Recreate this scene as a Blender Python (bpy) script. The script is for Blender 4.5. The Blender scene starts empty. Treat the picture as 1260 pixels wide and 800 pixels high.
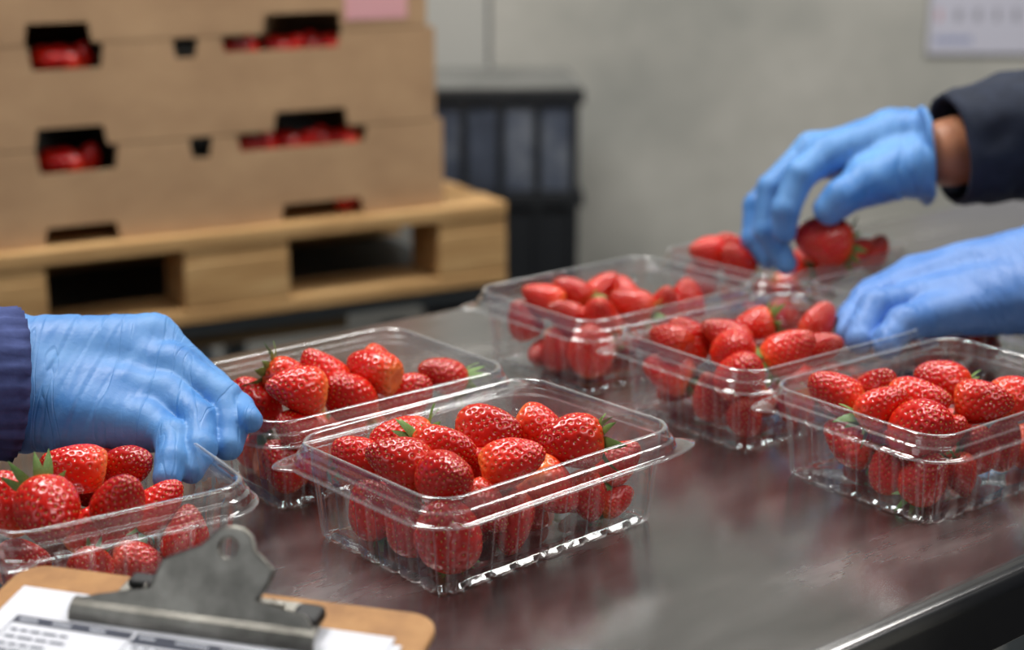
import bpy, bmesh, math, random
import numpy as np
from mathutils import Vector, Matrix, noise as mnoise

R = math.radians
T = 0.90                       # height of the steel table top above the floor
S = bpy.context.scene
COL = S.collection

# ------------------------------------------------------------------ camera
F_PX, PITCH, CAM_H = 1972.15, R(15.662), 0.3688
cam_d = bpy.data.cameras.new('camera'); cam = bpy.data.objects.new('camera', cam_d); COL.objects.link(cam)
cam.location = (0, 0, T + CAM_H); cam.rotation_euler = (math.pi/2 - PITCH, 0, 0)
cam_d.sensor_width = 36.0; cam_d.lens = 36.0 * F_PX / 1260.0
cam_d.clip_start = .02; cam_d.clip_end = 50
cam_d.dof.use_dof = True; cam_d.dof.focus_distance = 0.90; cam_d.dof.aperture_fstop = 4.5
S.camera = cam
# ------------------------------------------------------------------ world, light, exposure
w = bpy.data.worlds.new('world'); S.world = w; w.use_nodes = True
w.node_tree.nodes['Background'].inputs['Color'].default_value = (0.80, 0.88, 1.0, 1)
w.node_tree.nodes['Background'].inputs['Strength'].default_value = 0.055
def area(name, loc, target, sx, sy, power, col):
    l = bpy.data.lights.new(name, 'AREA'); l.shape = 'RECTANGLE'; l.size = sx; l.size_y = sy; l.energy = power; l.color = col
    o = bpy.data.objects.new(name, l); COL.objects.link(o); o.location = loc
    o.rotation_euler = (Vector(target) - Vector(loc)).to_track_quat('-Z', 'Y').to_euler()
    return o
area('ceiling_light_panel', (-0.55, 1.55, 2.75), (-0.5, 1.5, 0), 1.2, .5, 36, (1, .97, .93))
area('ceiling_light_panel', (0.95, 1.75, 2.75), (0.95, 1.75, 0), 1.2, .5, 28, (1, .97, .93))
area('ceiling_light_panel', (1.15, -0.25, 2.75), (1.0, 0.0, 0), 1.2, .5, 16, (1, .97, .93))  # unseen panel, set here to light the fronts of the trays
area('front_fill_light', (-2.2, -0.8, 2.1), (0.1, 1.0, 0.95), 1.1, 1.3, 6, (.94, .97, 1))  # added soft fill from front left, standing in for a window
S.view_settings.view_transform = 'Standard'; S.view_settings.look = 'None'
S.view_settings.gamma = 1; S.view_settings.use_curve_mapping = False
S.view_settings.exposure = 0.24
S.cycles.transparent_max_bounces = 48; S.cycles.max_bounces = 10
S.cycles.use_denoising = True
S.cycles.sample_clamp_indirect = 6

# ------------------------------------------------------------------ pixel helpers (directions only; depth comes from what a thing touches)
_c, _s = math.cos(PITCH), math.sin(PITCH)
EYE = Vector((0, 0, T + CAM_H))
def ray(px, py):
    a, b = (px - 630) / F_PX, (400 - py) / F_PX
    return Vector((a, _c + b*_s, -_s + b*_c))
def at_z(px, py, z):                      # point at height z above the table top
    d = ray(px, py); return EYE + d * ((z - CAM_H) / d.z)
def at_y(px, py, y):
    d = ray(px, py); return EYE + d * (y / d.y)
def at_plane(px, py, p0, n):
    d = ray(px, py); return EYE + d * ((p0 - EYE).dot(n) / d.dot(n))

# ------------------------------------------------------------------ object helpers
def tag(o, label=None, cat=None, group=None, kind=None):
    if label: o['label'] = label
    if cat: o['category'] = cat
    if group: o['group'] = group
    if kind: o['kind'] = kind
    return o
def empty(name, loc=(0, 0, 0), rz=0):
    o = bpy.data.objects.new(name, None); COL.objects.link(o); o.location = loc; o.rotation_euler = (0, 0, rz)
    o.empty_display_size = .05
    return o
def link(name, me, mat=None, parent=None, smooth=False):
    o = bpy.data.objects.new(name, me); COL.objects.link(o)
    if mat is not None and not me.materials: me.materials.append(mat)
    if parent is not None: o.parent = parent
    if smooth: me.polygons.foreach_set('use_smooth', [True]*len(me.polygons))
    return o
def mesh(name, v, f, smooth=False):
    me = bpy.data.meshes.new(name); me.from_pydata([tuple(p) for p in v], [], [tuple(q) for q in f]); me.update()
    if smooth: me.polygons.foreach_set('use_smooth', [True]*len(me.polygons))
    return me
def from_bm(name, bm, smooth=False):
    me = bpy.data.meshes.new(name); bm.to_mesh(me); bm.free()
    if smooth: me.polygons.foreach_set('use_smooth', [True]*len(me.polygons))
    return me
def box_me(name, x0, x1, y0, y1, z0, z1, bev=0.0, seg=2):
    bm = bmesh.new(); bmesh.ops.create_cube(bm, size=1)
    for v in bm.verts:
        v.co = ((x0+x1)/2 + v.co.x*(x1-x0), (y0+y1)/2 + v.co.y*(y1-y0), (z0+z1)/2 + v.co.z*(z1-z0))
    if bev: bmesh.ops.bevel(bm, geom=bm.edges[:], offset=bev, segments=seg, affect='EDGES', profile=.5)
    return from_bm(name, bm)
def prism_me(name, poly, y0, y1, hole=None, bev=0):
    """polygon in x,z extruded in y"""
    bm = bmesh.new()
    vs = [bm.verts.new((x, y0, z)) for x, z in poly]
    f = bm.faces.new(vs)
    r = bmesh.ops.extrude_face_region(bm, geom=[f])
    for v in r['geom']:
        if isinstance(v, bmesh.types.BMVert): v.co.y = y1
    bmesh.ops.recalc_face_normals(bm, faces=bm.faces[:])
    bmesh.ops.triangulate(bm, faces=[q for q in bm.faces if len(q.verts) > 4])
    return from_bm(name, bm)
def tube_me(name, pts, rad, n=12, cap=True):
    pts = [Vector(p) for p in pts]; rads = rad if isinstance(rad, (list, tuple)) else [rad]*len(pts)
    V, Fc = [], []
    up = Vector((0.13, 0.27, 1)).normalized()
    for i, p in enumerate(pts):
        d = (pts[min(i+1, len(pts)-1)] - pts[max(i-1, 0)]).normalized()
        a = d.cross(up); a = a.normalized() if a.length > 1e-4 else d.orthogonal().normalized()
        b = d.cross(a)
        for k in range(n):
            t = 2*math.pi*k/n; V.append(p + (a*math.cos(t) + b*math.sin(t))*rads[i])
    for i in range(len(pts)-1):
        for k in range(n):
            Fc.append((i*n+k, i*n+(k+1) % n, (i+1)*n+(k+1) % n, (i+1)*n+k))
    if cap: Fc += [tuple(range(n-1, -1, -1)), tuple(range((len(pts)-1)*n, len(pts)*n))]
    return mesh(name, V, Fc, True)

# ------------------------------------------------------------------ materials
def mat(name, col=(.5, .5, .5), rough=.5, metal=0., **kw):
    m = bpy.data.materials.new(name); m.use_nodes = True
    p = m.node_tree.nodes['Principled BSDF']
    p.inputs['Base Color'].default_value = (*col, 1); p.inputs['Roughness'].default_value = rough; p.inputs['Metallic'].default_value = metal
    for k, v in kw.items(): p.inputs[k.replace('_', ' ')].default_value = v
    return m
def nd(m, t, **kw):
    n = m.node_tree.nodes.new(t)
    for k, v in kw.items():
        if k in ('inp',):
            for kk, vv in v.items(): n.inputs[kk].default_value = vv
        else: setattr(n, k, v)
    return n
def lk(m, a, b): m.node_tree.links.new(a, b)
def P(m): return m.node_tree.nodes['Principled BSDF']
def ramp(m, stops, interp='LINEAR'):
    n = nd(m, 'ShaderNodeValToRGB'); n.color_ramp.interpolation = interp
    while len(n.color_ramp.elements) < len(stops): n.color_ramp.elements.new(.5)
    for e, (p, c) in zip(n.color_ramp.elements, stops): e.position = p; e.color = (*c, 1) if len(c) == 3 else c
    return n
def noise_col(m, scale, stops, coord='Object', stretch=(1, 1, 1), detail=6, rough=.6, bump=0, bdist=.002):
    tc = nd(m, 'ShaderNodeTexCoord'); mp = nd(m, 'ShaderNodeMapping'); mp.inputs['Scale'].default_value = stretch
    nz = nd(m, 'ShaderNodeTexNoise', inp={'Scale': scale, 'Detail': detail, 'Roughness': rough})
    lk(m, tc.outputs[coord], mp.inputs['Vector']); lk(m, mp.outputs[0], nz.inputs['Vector'])
    r = ramp(m, stops); lk(m, nz.outputs[0], r.inputs[0]); lk(m, r.outputs[0], P(m).inputs['Base Color'])
    if bump:
        b = nd(m, 'ShaderNodeBump', inp={'Strength': bump, 'Distance': bdist}); lk(m, nz.outputs[0], b.inputs['Height']); lk(m, b.outputs[0], P(m).inputs['Normal'])
    return nz, mp
def g(v):                                  # sRGB 0-255 -> linear
    return tuple((c/255/12.92 if c/255 <= .04045 else ((c/255+.055)/1.055)**2.4) for c in v)

M = {}
# brushed steel with smudges
m = M['steel'] = mat('brushed_steel', (.50, .49, .475), .2, .95)
tc = nd(m, 'ShaderNodeTexCoord'); mp = nd(m, 'ShaderNodeMapping'); mp.inputs['Scale'].default_value = (2, 60, 3)
nz = nd(m, 'ShaderNodeTexNoise', inp={'Scale': 6, 'Detail': 5}); lk(m, tc.outputs['Object'], mp.inputs[0]); lk(m, mp.outputs[0], nz.inputs['Vector'])
n2 = nd(m, 'ShaderNodeTexNoise', inp={'Scale': 12, 'Detail': 5, 'Roughness': .58}); mp2 = nd(m, 'ShaderNodeMapping'); mp2.inputs['Scale'].default_value = (.45, 1.5, 1); lk(m, tc.outputs['Object'], mp2.inputs[0]); lk(m, mp2.outputs[0], n2.inputs['Vector'])
r2 = ramp(m, [(.34, (.19,)*3), (.66, (.27,)*3)]); lk(m, n2.outputs[0], r2.inputs[0])
ad = nd(m, 'ShaderNodeMath', operation='MULTIPLY_ADD', inp={1: .03}); lk(m, nz.outputs[0], ad.inputs[0]); lk(m, r2.outputs[0], ad.inputs[2]); lk(m, ad.outputs[0], P(m).inputs['Roughness'])
r3 = ramp(m, [(.30, (.28, .28, .28)), (.56, (.38, .375, .37)), (.72, (.62, .61, .60))]); lk(m, n2.outputs[0], r3.inputs[0]); lk(m, r3.outputs[0], P(m).inputs['Base Color'])
m = M['wall'] = mat('wall_concrete', rough=.85)
noise_col(m, 2.2, [(.3, g((156, 157, 151))), (.5, g((182, 181, 173))), (.7, g((205, 203, 195)))], bump=.25, bdist=.01)
m = M['panel'] = mat('painted_panel', g((190, 190, 184)), .6)
m = M['floor'] = mat('floor_concrete', rough=.6)
noise_col(m, 3, [(.3, g((52, 54, 55))), (.7, g((84, 85, 84)))])
m = M['card'] = mat('brown_cardboard', rough=.85)
noise_col(m, 9, [(.3, g((170, 136, 102))), (.7, g((194, 159, 121)))], stretch=(1, 1, 1.6), bump=.05)
m = M['wood'] = mat('pallet_pine', rough=.75)
noise_col(m, 7, [(.25, g((150, 112, 68))), (.5, g((190, 150, 98))), (.75, g((212, 176, 124)))], stretch=(1, 7, 9), bump=.2, bdist=.003)
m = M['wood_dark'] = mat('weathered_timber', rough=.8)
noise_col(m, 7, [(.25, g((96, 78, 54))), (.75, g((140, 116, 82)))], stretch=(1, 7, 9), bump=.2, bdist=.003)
M['greysteel'] = mat('grey_painted_steel', g((96, 104, 108)), .5)
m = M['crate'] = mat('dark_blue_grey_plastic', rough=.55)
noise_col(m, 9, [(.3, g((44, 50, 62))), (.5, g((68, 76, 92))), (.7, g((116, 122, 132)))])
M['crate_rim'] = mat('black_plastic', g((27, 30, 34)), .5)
m = M['lid'] = mat('dusty_grey_lid', rough=.8)
noise_col(m, 8, [(.3, g((112, 113, 110))), (.7, g((140, 140, 136)))])
m = M['cork'] = mat('hardboard', rough=.6)
noise_col(m, 40, [(.3, g((148, 100, 52))), (.55, g((178, 128, 72))), (.8, g((196, 148, 92)))], detail=8)
m = M['paper'] = mat('white_paper', g((228, 230, 238)), .8)
M['ink'] = mat('grey_ink', g((92, 98, 114)), .8)
M['ink_dark'] = mat('dark_ink', g((66, 70, 84)), .8)
M['ink_light'] = mat('pale_print', g((196, 200, 210)), .8)
m = M['clip'] = mat('worn_nickel', rough=.36, metal=1.0)
noise_col(m, 30, [(.3, (.13, .125, .11)), (.5, (.25, .24, .215)), (.72, (.40, .385, .345))], detail=4)
M['black'] = mat('black_rubber', g((18, 18, 19)), .5)
M['pink'] = mat('pink_label', g((226, 168, 172)), .7)
m = M['calendar'] = mat('calendar_paper', g((206, 206, 220)), .8)
# gloves
def glove_mat(name, c0, c1, rot=-18):
    m = mat(name, c0, .38, Subsurface_Weight=.06, Subsurface_Radius=(.15, .3, .5), Subsurface_Scale=.004)
    tc = nd(m, 'ShaderNodeTexCoord'); n1 = nd(m, 'ShaderNodeTexNoise', inp={'Scale': 28, 'Detail': 5, 'Roughness': .6}); lk(m, tc.outputs['Object'], n1.inputs['Vector'])
    r = ramp(m, [(.32, c0), (.68, c1)]); lk(m, n1.outputs[0], r.inputs[0]); lk(m, r.outputs[0], P(m).inputs['Base Color'])
    n3 = nd(m, 'ShaderNodeTexNoise', inp={'Scale': 230, 'Detail': 4, 'Roughness': .65, 'Distortion': .6}); lk(m, tc.outputs['Object'], n3.inputs['Vector'])
    b = nd(m, 'ShaderNodeBump', inp={'Strength': .22, 'Distance': .0012}); lk(m, n3.outputs[0], b.inputs['Height']); pass
    # long fine creases across the arm
    mp = nd(m, 'ShaderNodeMapping'); mp.inputs['Rotation'].default_value = (0, R(rot), R(12)); mp.inputs['Scale'].default_value = (58, 9, 9); lk(m, tc.outputs['Object'], mp.inputs[0])
    n5 = nd(m, 'ShaderNodeTexNoise', inp={'Scale': 1, 'Detail': 2, 'Roughness': .5, 'Distortion': .5}); lk(m, mp.outputs[0], n5.inputs['Vector'])
    r5 = ramp(m, [(.40, (.6,)*3), (.485, (.7,)*3), (.50, (0,)*3), (.53, (1,)*3), (.62, (.6,)*3)]); lk(m, n5.outputs[0], r5.inputs[0])
    b2 = nd(m, 'ShaderNodeBump', inp={'Strength': .32, 'Distance': .0016}); lk(m, r5.outputs[0], b2.inputs['Height']); lk(m, b.outputs[0], b2.inputs['Normal']); lk(m, b2.outputs[0], P(m).inputs['Normal'])
    r4 = ramp(m, [(.3, (.42,)*3), (.7, (.60,)*3)]); lk(m, n1.outputs[0], r4.inputs[0]); lk(m, r4.outputs[0], P(m).inputs['Roughness'])
    return m
M['glove'] = glove_mat('blue_nitrile', g((68, 130, 200)), g((102, 158, 218)))
M['glove2'] = glove_mat('blue_nitrile_matt', g((78, 128, 200)), g((110, 152, 216)), 24)
m = M['skin'] = mat('skin', g((178, 118, 84)), .5, Subsurface_Weight=.15, Subsurface_Radius=(.02, .008, .004), Subsurface_Scale=1.0)
def cloth_mat(name, c0, c1):
    m = mat(name, c0, .9)
    noise_col(m, 60, [(.3, c0), (.7, c1)], detail=8, bump=.3, bdist=.002)
    return m
M['denim'] = cloth_mat('blue_work_cloth', g((50, 62, 112)), g((76, 90, 146)))
M['navy'] = cloth_mat('navy_work_cloth', g((22, 30, 46)), g((38, 47, 66)))
M['trouser'] = cloth_mat('dark_trousers', g((28, 30, 36)), g((42, 44, 52)))
M['cap'] = mat('white_hair_cap', g((225, 228, 232)), .8)
# clear PET sheet (thin sheet: mirror reflection over a see-through film)
m = M['pet'] = bpy.data.materials.new('clear_pet'); m.use_nodes = True
nt = m.node_tree; nt.nodes.clear()
out = nd(m, 'ShaderNodeOutputMaterial'); mx = nd(m, 'ShaderNodeMixShader'); tr = nd(m, 'ShaderNodeBsdfTransparent', inp={'Color': (.955, .965, .97, 1)})
gl = nd(m, 'ShaderNodeBsdfGlossy', inp={'Color': (1, 1, 1, 1), 'Roughness': .075}); lw = nd(m, 'ShaderNodeLayerWeight', inp={'Blend': .5})
pw = nd(m, 'ShaderNodeMath', operation='POWER', inp={1: 2.7}); ma = nd(m, 'ShaderNodeMath', operation='MULTIPLY_ADD', inp={1: .85, 2: .07}); ma.use_clamp = True
tc = nd(m, 'ShaderNodeTexCoord'); n1 = nd(m, 'ShaderNodeTexNoise', inp={'Scale': 55, 'Detail': 3}); lk(m, tc.outputs['Object'], n1.inputs['Vector'])
b = nd(m, 'ShaderNodeBump', inp={'Strength': .25, 'Distance': .002}); lk(m, n1.outputs[0], b.inputs['Height']); lk(m, b.outputs[0], gl.inputs['Normal'])
lk(m, lw.outputs['Facing'], pw.inputs[0]); lk(m, pw.outputs[0], ma.inputs[0]); lk(m, ma.outputs[0], mx.inputs[0])
lk(m, tr.outputs[0], mx.inputs[1]); lk(m, gl.outputs[0], mx.inputs[2])
# pale tone painted on folds and ribs, imitating light caught in the plastic
at = nd(m, 'ShaderNodeAttribute', attribute_name='fold'); fm = nd(m, 'ShaderNodeMath', operation='MULTIPLY', inp={1: .25}); lk(m, at.outputs['Fac'], fm.inputs[0])
wh = nd(m, 'ShaderNodeBsdfPrincipled', inp={'Base Color': (.85, .87, .88, 1), 'Roughness': .32, 'Specular IOR Level': 1.0}); mx2 = nd(m, 'ShaderNodeMixShader')
lk(m, fm.outputs[0], mx2.inputs[0]); lk(m, mx.outputs[0], mx2.inputs[1]); lk(m, wh.outputs[0], mx2.inputs[2]); lk(m, mx2.outputs[0], out.inputs[0])
# strawberry flesh: deep red, paler and more orange on the shoulder under the calyx
m = M['berry'] = mat('strawberry_flesh', rough=.26, Subsurface_Weight=.06, Subsurface_Radius=(1, .25, .15), Subsurface_Scale=.004, Coat_Weight=.35, Coat_Roughness=.10)
tc = nd(m, 'ShaderNodeTexCoord'); sp = nd(m, 'ShaderNodeSeparateXYZ'); lk(m, tc.outputs['Generated'], sp.inputs[0])
oi = nd(m, 'ShaderNodeObjectInfo'); n1 = nd(m, 'ShaderNodeTexNoise', inp={'Scale': 40, 'Detail': 3}); lk(m, tc.outputs['Object'], n1.inputs['Vector'])
a1 = nd(m, 'ShaderNodeMath', operation='MULTIPLY_ADD', inp={1: .22}); lk(m, n1.outputs[0], a1.inputs[0]); lk(m, sp.outputs['Z'], a1.inputs[2])
a2 = nd(m, 'ShaderNodeMath', operation='MULTIPLY_ADD', inp={1: -.16}); lk(m, oi.outputs['Random'], a2.inputs[0]); lk(m, a1.outputs[0], a2.inputs[2])
r = ramp(m, [(.0, g((236, 120, 56))), (.10, g((226, 66, 28))), (.32, g((216, 36, 16))), (.7, g((202, 23, 12))), (1, g((186, 15, 11)))]); lk(m, a2.outputs[0], r.inputs[0])
hs = nd(m, 'ShaderNodeHueSaturation'); mr = nd(m, 'ShaderNodeMapRange', inp={3: .82, 4: 1.18}); lk(m, oi.outputs['Random'], mr.inputs[0]); lk(m, mr.outputs[0], hs.inputs['Value'])
lk(m, r.outputs[0], hs.inputs['Color']); lk(m, hs.outputs[0], P(m).inputs['Base Color'])
M['seed'] = mat('strawberry_seed', g((206, 146, 62)), .4)
m = M['leaf'] = mat('calyx_green', rough=.55)
noise_col(m, 90, [(.3, g((66, 110, 44))), (.7, g((140, 172, 92)))])

# ------------------------------------------------------------------ the setting
FLOOR_Z = 0.0
o = link('floor', box_me('floor', -4, 4, -2.5, 3.6, -.1, 0), M['floor']); tag(o, 'dark grey concrete floor', kind='structure')
WY = 3.25
o = link('wall_back', box_me('wall_back', -.043, 4, WY, WY+.15, 0, 3.0), M['wall']); tag(o, 'mottled grey concrete wall', kind='structure')
o = link('wall_back', box_me('wall_back', -4, -.050, WY-.004, WY+.15, 0, 3.0), M['panel']); tag(o, 'pale grey wall panel beside the crates', kind='structure')
o = link('wall_left', box_me('wall_left', -4.15, -4, -2.5, WY+.15, 0, 3.0), M['wall']); tag(o, 'grey side wall', kind='structure')
o = link('wall_right', box_me('wall_right', 4, 4.15, -2.5, WY+.15, 0, 3.0), M['wall']); tag(o, 'grey side wall', kind='structure')

# steel work table: frame u (along) / n (across)
TA = 0.68
tU, tN = Vector((math.cos(TA), math.sin(TA), 0)), Vector((-math.sin(TA), math.cos(TA), 0))
N0, N1, U0, U1 = .457, 1.105, -.45, 1.75
table = empty('steel_table', (tU.x*(U0+U1)/2 + tN.x*(N0+N1)/2, tU.y*(U0+U1)/2 + tN.y*(N0+N1)/2, 0), TA)
tag(table, 'brushed stainless steel work table under the punnets and clipboard', 'table')
hl, hw = (U1-U0)/2, (N1-N0)/2
bm = bmesh.new()           # folded sheet: flat top, rolled edge, skirt
prof = [(0.012, 0)] + [(0.012 - 0.012*math.sin(a), -0.012*(1-math.cos(a))) for a in (R(18), R(36), R(54), R(72), R(90))] + [(0, -.042), (.003, -.045), (.02, -.045)]
loops = []
for ins, dz in prof:
    loops.append([bm.verts.new((sx*(hl-ins), sy*(hw-ins), T+dz)) for sx, sy in ((-1, -1), (1, -1), (1, 1), (-1, 1))])
bm.faces.new(loops[0])
for a, b_ in zip(loops, loops[1:]):
    for k in range(4): bm.faces.new((a[k], b_[k], b_[(k+1) % 4], a[(k+1) % 4]))
bmesh.ops.recalc_face_normals(bm, faces=bm.faces[:])
me = from_bm('table_top', bm, True)
o = link('table_top', me, M['steel'], table)
for p in me.polygons:
    if p.index == 0: p.use_smooth = False
em = o.modifiers.new('edges', 'EDGE_SPLIT'); em.split_angle = R(40)
leg_me = box_me('leg', -.02, .02, -.02, .02, 0, T-.04, .003)
for sx in (-1, 1):
    for sy in (-1, 1):
        o = link('leg', leg_me, M['greysteel'], table); o.location = (sx*(hl-.07), sy*(hw-.07), 0)
o = link('shelf', box_me('shelf', -hl+.08, hl-.08, -hw+.08, hw-.08, .22, .24, .003), M['steel'], table)

# ------------------------------------------------------------------ strawberries
rng = np.random.default_rng(7)
def berry_mesh(idx, fine=True):
    """unit berry: axis +Z (calyx -Z, tip +Z), length 1"""
    r_ = np.random.default_rng(100+idx)
    nu, nv = (128, 100) if fine else (28, 20)
    wid = [.76, .70, .80, .73, .78, .68][idx % 6]/2
    tap = [.34, .28, .24, .40, .30, .22][idx % 6]
    l2, l3, ph = r_.uniform(.02, .06), r_.uniform(.01, .045), r_.uniform(0, 6.28)
    bend = r_.uniform(-.05, .05)
    def surf(phi, th):
        zz = -np.cos(phi)
        rad = wid*np.sin(phi)**.88*(1 - tap*(zz+.15))*(1 + l2*np.cos(2*(th-ph)) + l3*np.cos(3*th+ph))
        z = zz*.5 + .085*np.exp(-(phi/.38)**2)
        x = rad*np.cos(th) + bend*(zz**2 - .5); y = rad*np.sin(th)
        return np.stack([x, y, z], -1)
    phi = np.linspace(0, np.pi, nv); th = np.arange(nu)*2*np.pi/nu
    PH, TH = np.meshgrid(phi, th, indexing='ij')
    X = surf(np.clip(PH, 1e-3, np.pi-1e-3), TH).reshape(-1, 3)
    ns = 190
    k = np.arange(ns)+.5
    sphi = np.arccos(1-2*(k/ns)); sth = k*2.399963 + r_.normal(0, .06, ns)
    keep = (sphi > .42) & (sphi < 3.05)
    sphi, sth = sphi[keep], sth[keep]
    SP = surf(sphi, sth)
    e = 1e-3
    tu = surf(sphi+e, sth) - surf(sphi-e, sth); tv = surf(sphi, sth+e) - surf(sphi, sth-e)
    SN = np.cross(tu, tv); SN /= np.linalg.norm(SN, axis=1, keepdims=True)
    flip = np.sign((SN*(SP-[0, 0, SP[:, 2].mean()])).sum(1)); SN *= flip[:, None]
    tu /= np.linalg.norm(tu, axis=1, keepdims=True)
    if fine:
        c = np.zeros(3)
        for i in range(len(SP)):
            d2 = ((X-SP[i])**2).sum(1)
            near = d2 < .0036
            X[near] -= SN[i]*(0.024*np.exp(-d2[near]/(.026**2)))[:, None]
        lump = np.array([mnoise.noise(Vector(p)*4 + Vector((idx*7, 0, 0))) for p in X])
        X += (X/np.linalg.norm(X, axis=1, keepdims=True).clip(1e-6))*(lump*.012)[:, None]
    Fc = []
    for i in range(nv-1):
        for j in range(nu):
            Fc.append((i*nu+j, i*nu+(j+1) % nu, (i+1)*nu+(j+1) % nu, (i+1)*nu+j))
    me = mesh('strawberry', X, Fc, True); me.materials.append(M['berry'])
    if not fine: return me, None
    V, Fs = [], []
    for p, nrm, t in zip(SP, SN, tu):
        bvec = np.cross(nrm, t); b0 = len(V); p = p - nrm*.010
        for a, h_, wd in ((-1, 0, 0), (-.45, 1, 1), (.35, 1, 1)):
            pass
        L_, W_, H_ = .018, .0105, .009
        V += [p-t*L_, p+t*L_*.9, p+bvec*W_-t*.003, p-bvec*W_-t*.003, p+nrm*H_-t*.002, p-nrm*.008]
        for a_, b_, c_ in ((0, 2, 4), (2, 1, 4), (1, 3, 4), (3, 0, 4)): Fs.append((b0+a_, b0+b_, b0+c_))
    ms = mesh('seeds', V, Fs, True); ms.materials.append(M['seed'])
    return me, ms
def calyx_mesh(idx):
    r_ = random.Random(50+idx); V, Fc = [], []
    n = 10
    for k in range(n):
        a = 2*math.pi*k/n + r_.uniform(-.2, .2); ln = r_.uniform(.30, .46); wd = r_.uniform(.06, .09); lift = r_.uniform(-.2, .95)
        ca, sa = math.cos(a), math.sin(a); b0 = len(V); sg = 6
        for i in range(sg+1):
            t = i/sg; rr = .02 + ln*t; zz = -.415 + .02*math.sin(t*3) - (lift*.30)*t*t + .06*t*(1-t)*2 - .05*t
            ww = wd*(math.sin(math.pi*min(1, (t*.86+.14)))**.8) * (1 if t < .98 else .05)
            tw = r_.uniform(-.01, .01)
            V += [(rr*ca - ww*sa, rr*sa + ww*ca, zz-.014), (rr*ca, rr*sa, zz+tw+.004), (rr*ca + ww*sa, rr*sa - ww*ca, zz-.014)]
            if i:
                q = b0+(i-1)*3
                Fc += [(q, q+1, q+4, q+3), (q+1, q+2, q+5, q+4)]
    # stem stub
    b0 = len(V); sl = r_.uniform(.06, .2); bx, by = r_.uniform(-.06, .06), r_.uniform(-.06, .06)
    for i in range(4):
        t = i/3
        for k in range(6):
            a = k*math.pi/3; V.append((bx*t*t + .028*math.cos(a), by*t*t + .028*math.sin(a), -.405 - sl*t))
    for i in range(3):
        for k in range(6): Fc.append((b0+i*6+k, b0+i*6+(k+1) % 6, b0+(i+1)*6+(k+1) % 6, b0+(i+1)*6+k))
    Fc.append(tuple(b0+18+k for k in range(6)))
    me = mesh('calyx', V, Fc, True); me.materials.append(M['leaf'])
    return me
BM = [berry_mesh(i) for i in range(6)]
BLOW = [berry_mesh(i, False)[0] for i in range(3)]
CM = [calyx_mesh(i) for i in range(4)]
RIGHT, UP, FWD = Vector((1, 0, 0)), Vector((0, _s, _c)), Vector((0, _c, -_s))
def axis(a, e=0):           # tip direction as seen: angle a (0 = right, 90 = up), e towards the viewer
    a, e = R(a), R(e)
    return (RIGHT*math.cos(a) + UP*math.sin(a))*math.cos(e) - FWD*math.sin(e)
bcount = 0
def strawberry(pos, ax, ln, var, label, group, calyx=True, seeds=True, roll=0., wide=1., leaf=1.):
    global bcount
    me, ms = BM[var % 6] if seeds else (BLOW[var % 3], None)
    o = link('strawberry', me); tag(o, label, 'strawberry', group)
    q = Vector(ax).normalized().to_track_quat('Z', 'Y') @ Matrix.Rotation(roll, 3, 'Z').to_quaternion()
    o.rotation_mode = 'QUATERNION'; o.rotation_quaternion = q; o.location = pos; o.scale = (ln*wide, ln*wide, ln)
    if ms is not None:
        s_ = link('seeds', ms, parent=o); s_['kind'] = 'stuff'
    if calyx:
        cx_ = link('calyx', CM[bcount % 4], parent=o); cx_.scale = (leaf, leaf, 1)  # leaves and stem stub
    bcount += 1
    return o

# ------------------------------------------------------------------ punnets
PL, PW_, PH_ = .185, .1365, .0600
def rrect(hx, hy, r, t_list):
    """points on a rounded rectangle for perimeter fractions, with outward normals"""
    sx, sy = hx-r, hy-r; arc = math.pi*r/2
    segs = [('l', Vector((sx, -hy)), Vector((-1, 0)), 2*sx, Vector((0, -1)))]
    tot = 4*sx+4*sy+4*arc
    pts = []
    for t in t_list:
        d = t*tot
        for k in range(4):
            # side k then corner k ; start in the middle of nothing: bottom side left->right
            ln = 2*sx if k % 2 == 0 else 2*sy
            if d <= ln:
                p = [(-sx+d, -hy), (hx, -sy+d), (sx-d, hy), (-hx, sy-d)][k]; n = [(0, -1), (1, 0), (0, 1), (-1, 0)][k]
                pts.append((p, n)); break
            d -= ln
            if d <= arc:
                c = [(sx, -sy), (sx, sy), (-sx, sy), (-sx, -sy)][k]; a = -math.pi/2 + k*math.pi/2 + d/r
                n = (math.cos(a), math.sin(a)); pts.append(((c[0]+r*n[0], c[1]+r*n[1]), n)); break
            d -= arc
        else:
            pts.append(((-sx, -hy), (0, -1)))
    return pts
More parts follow.
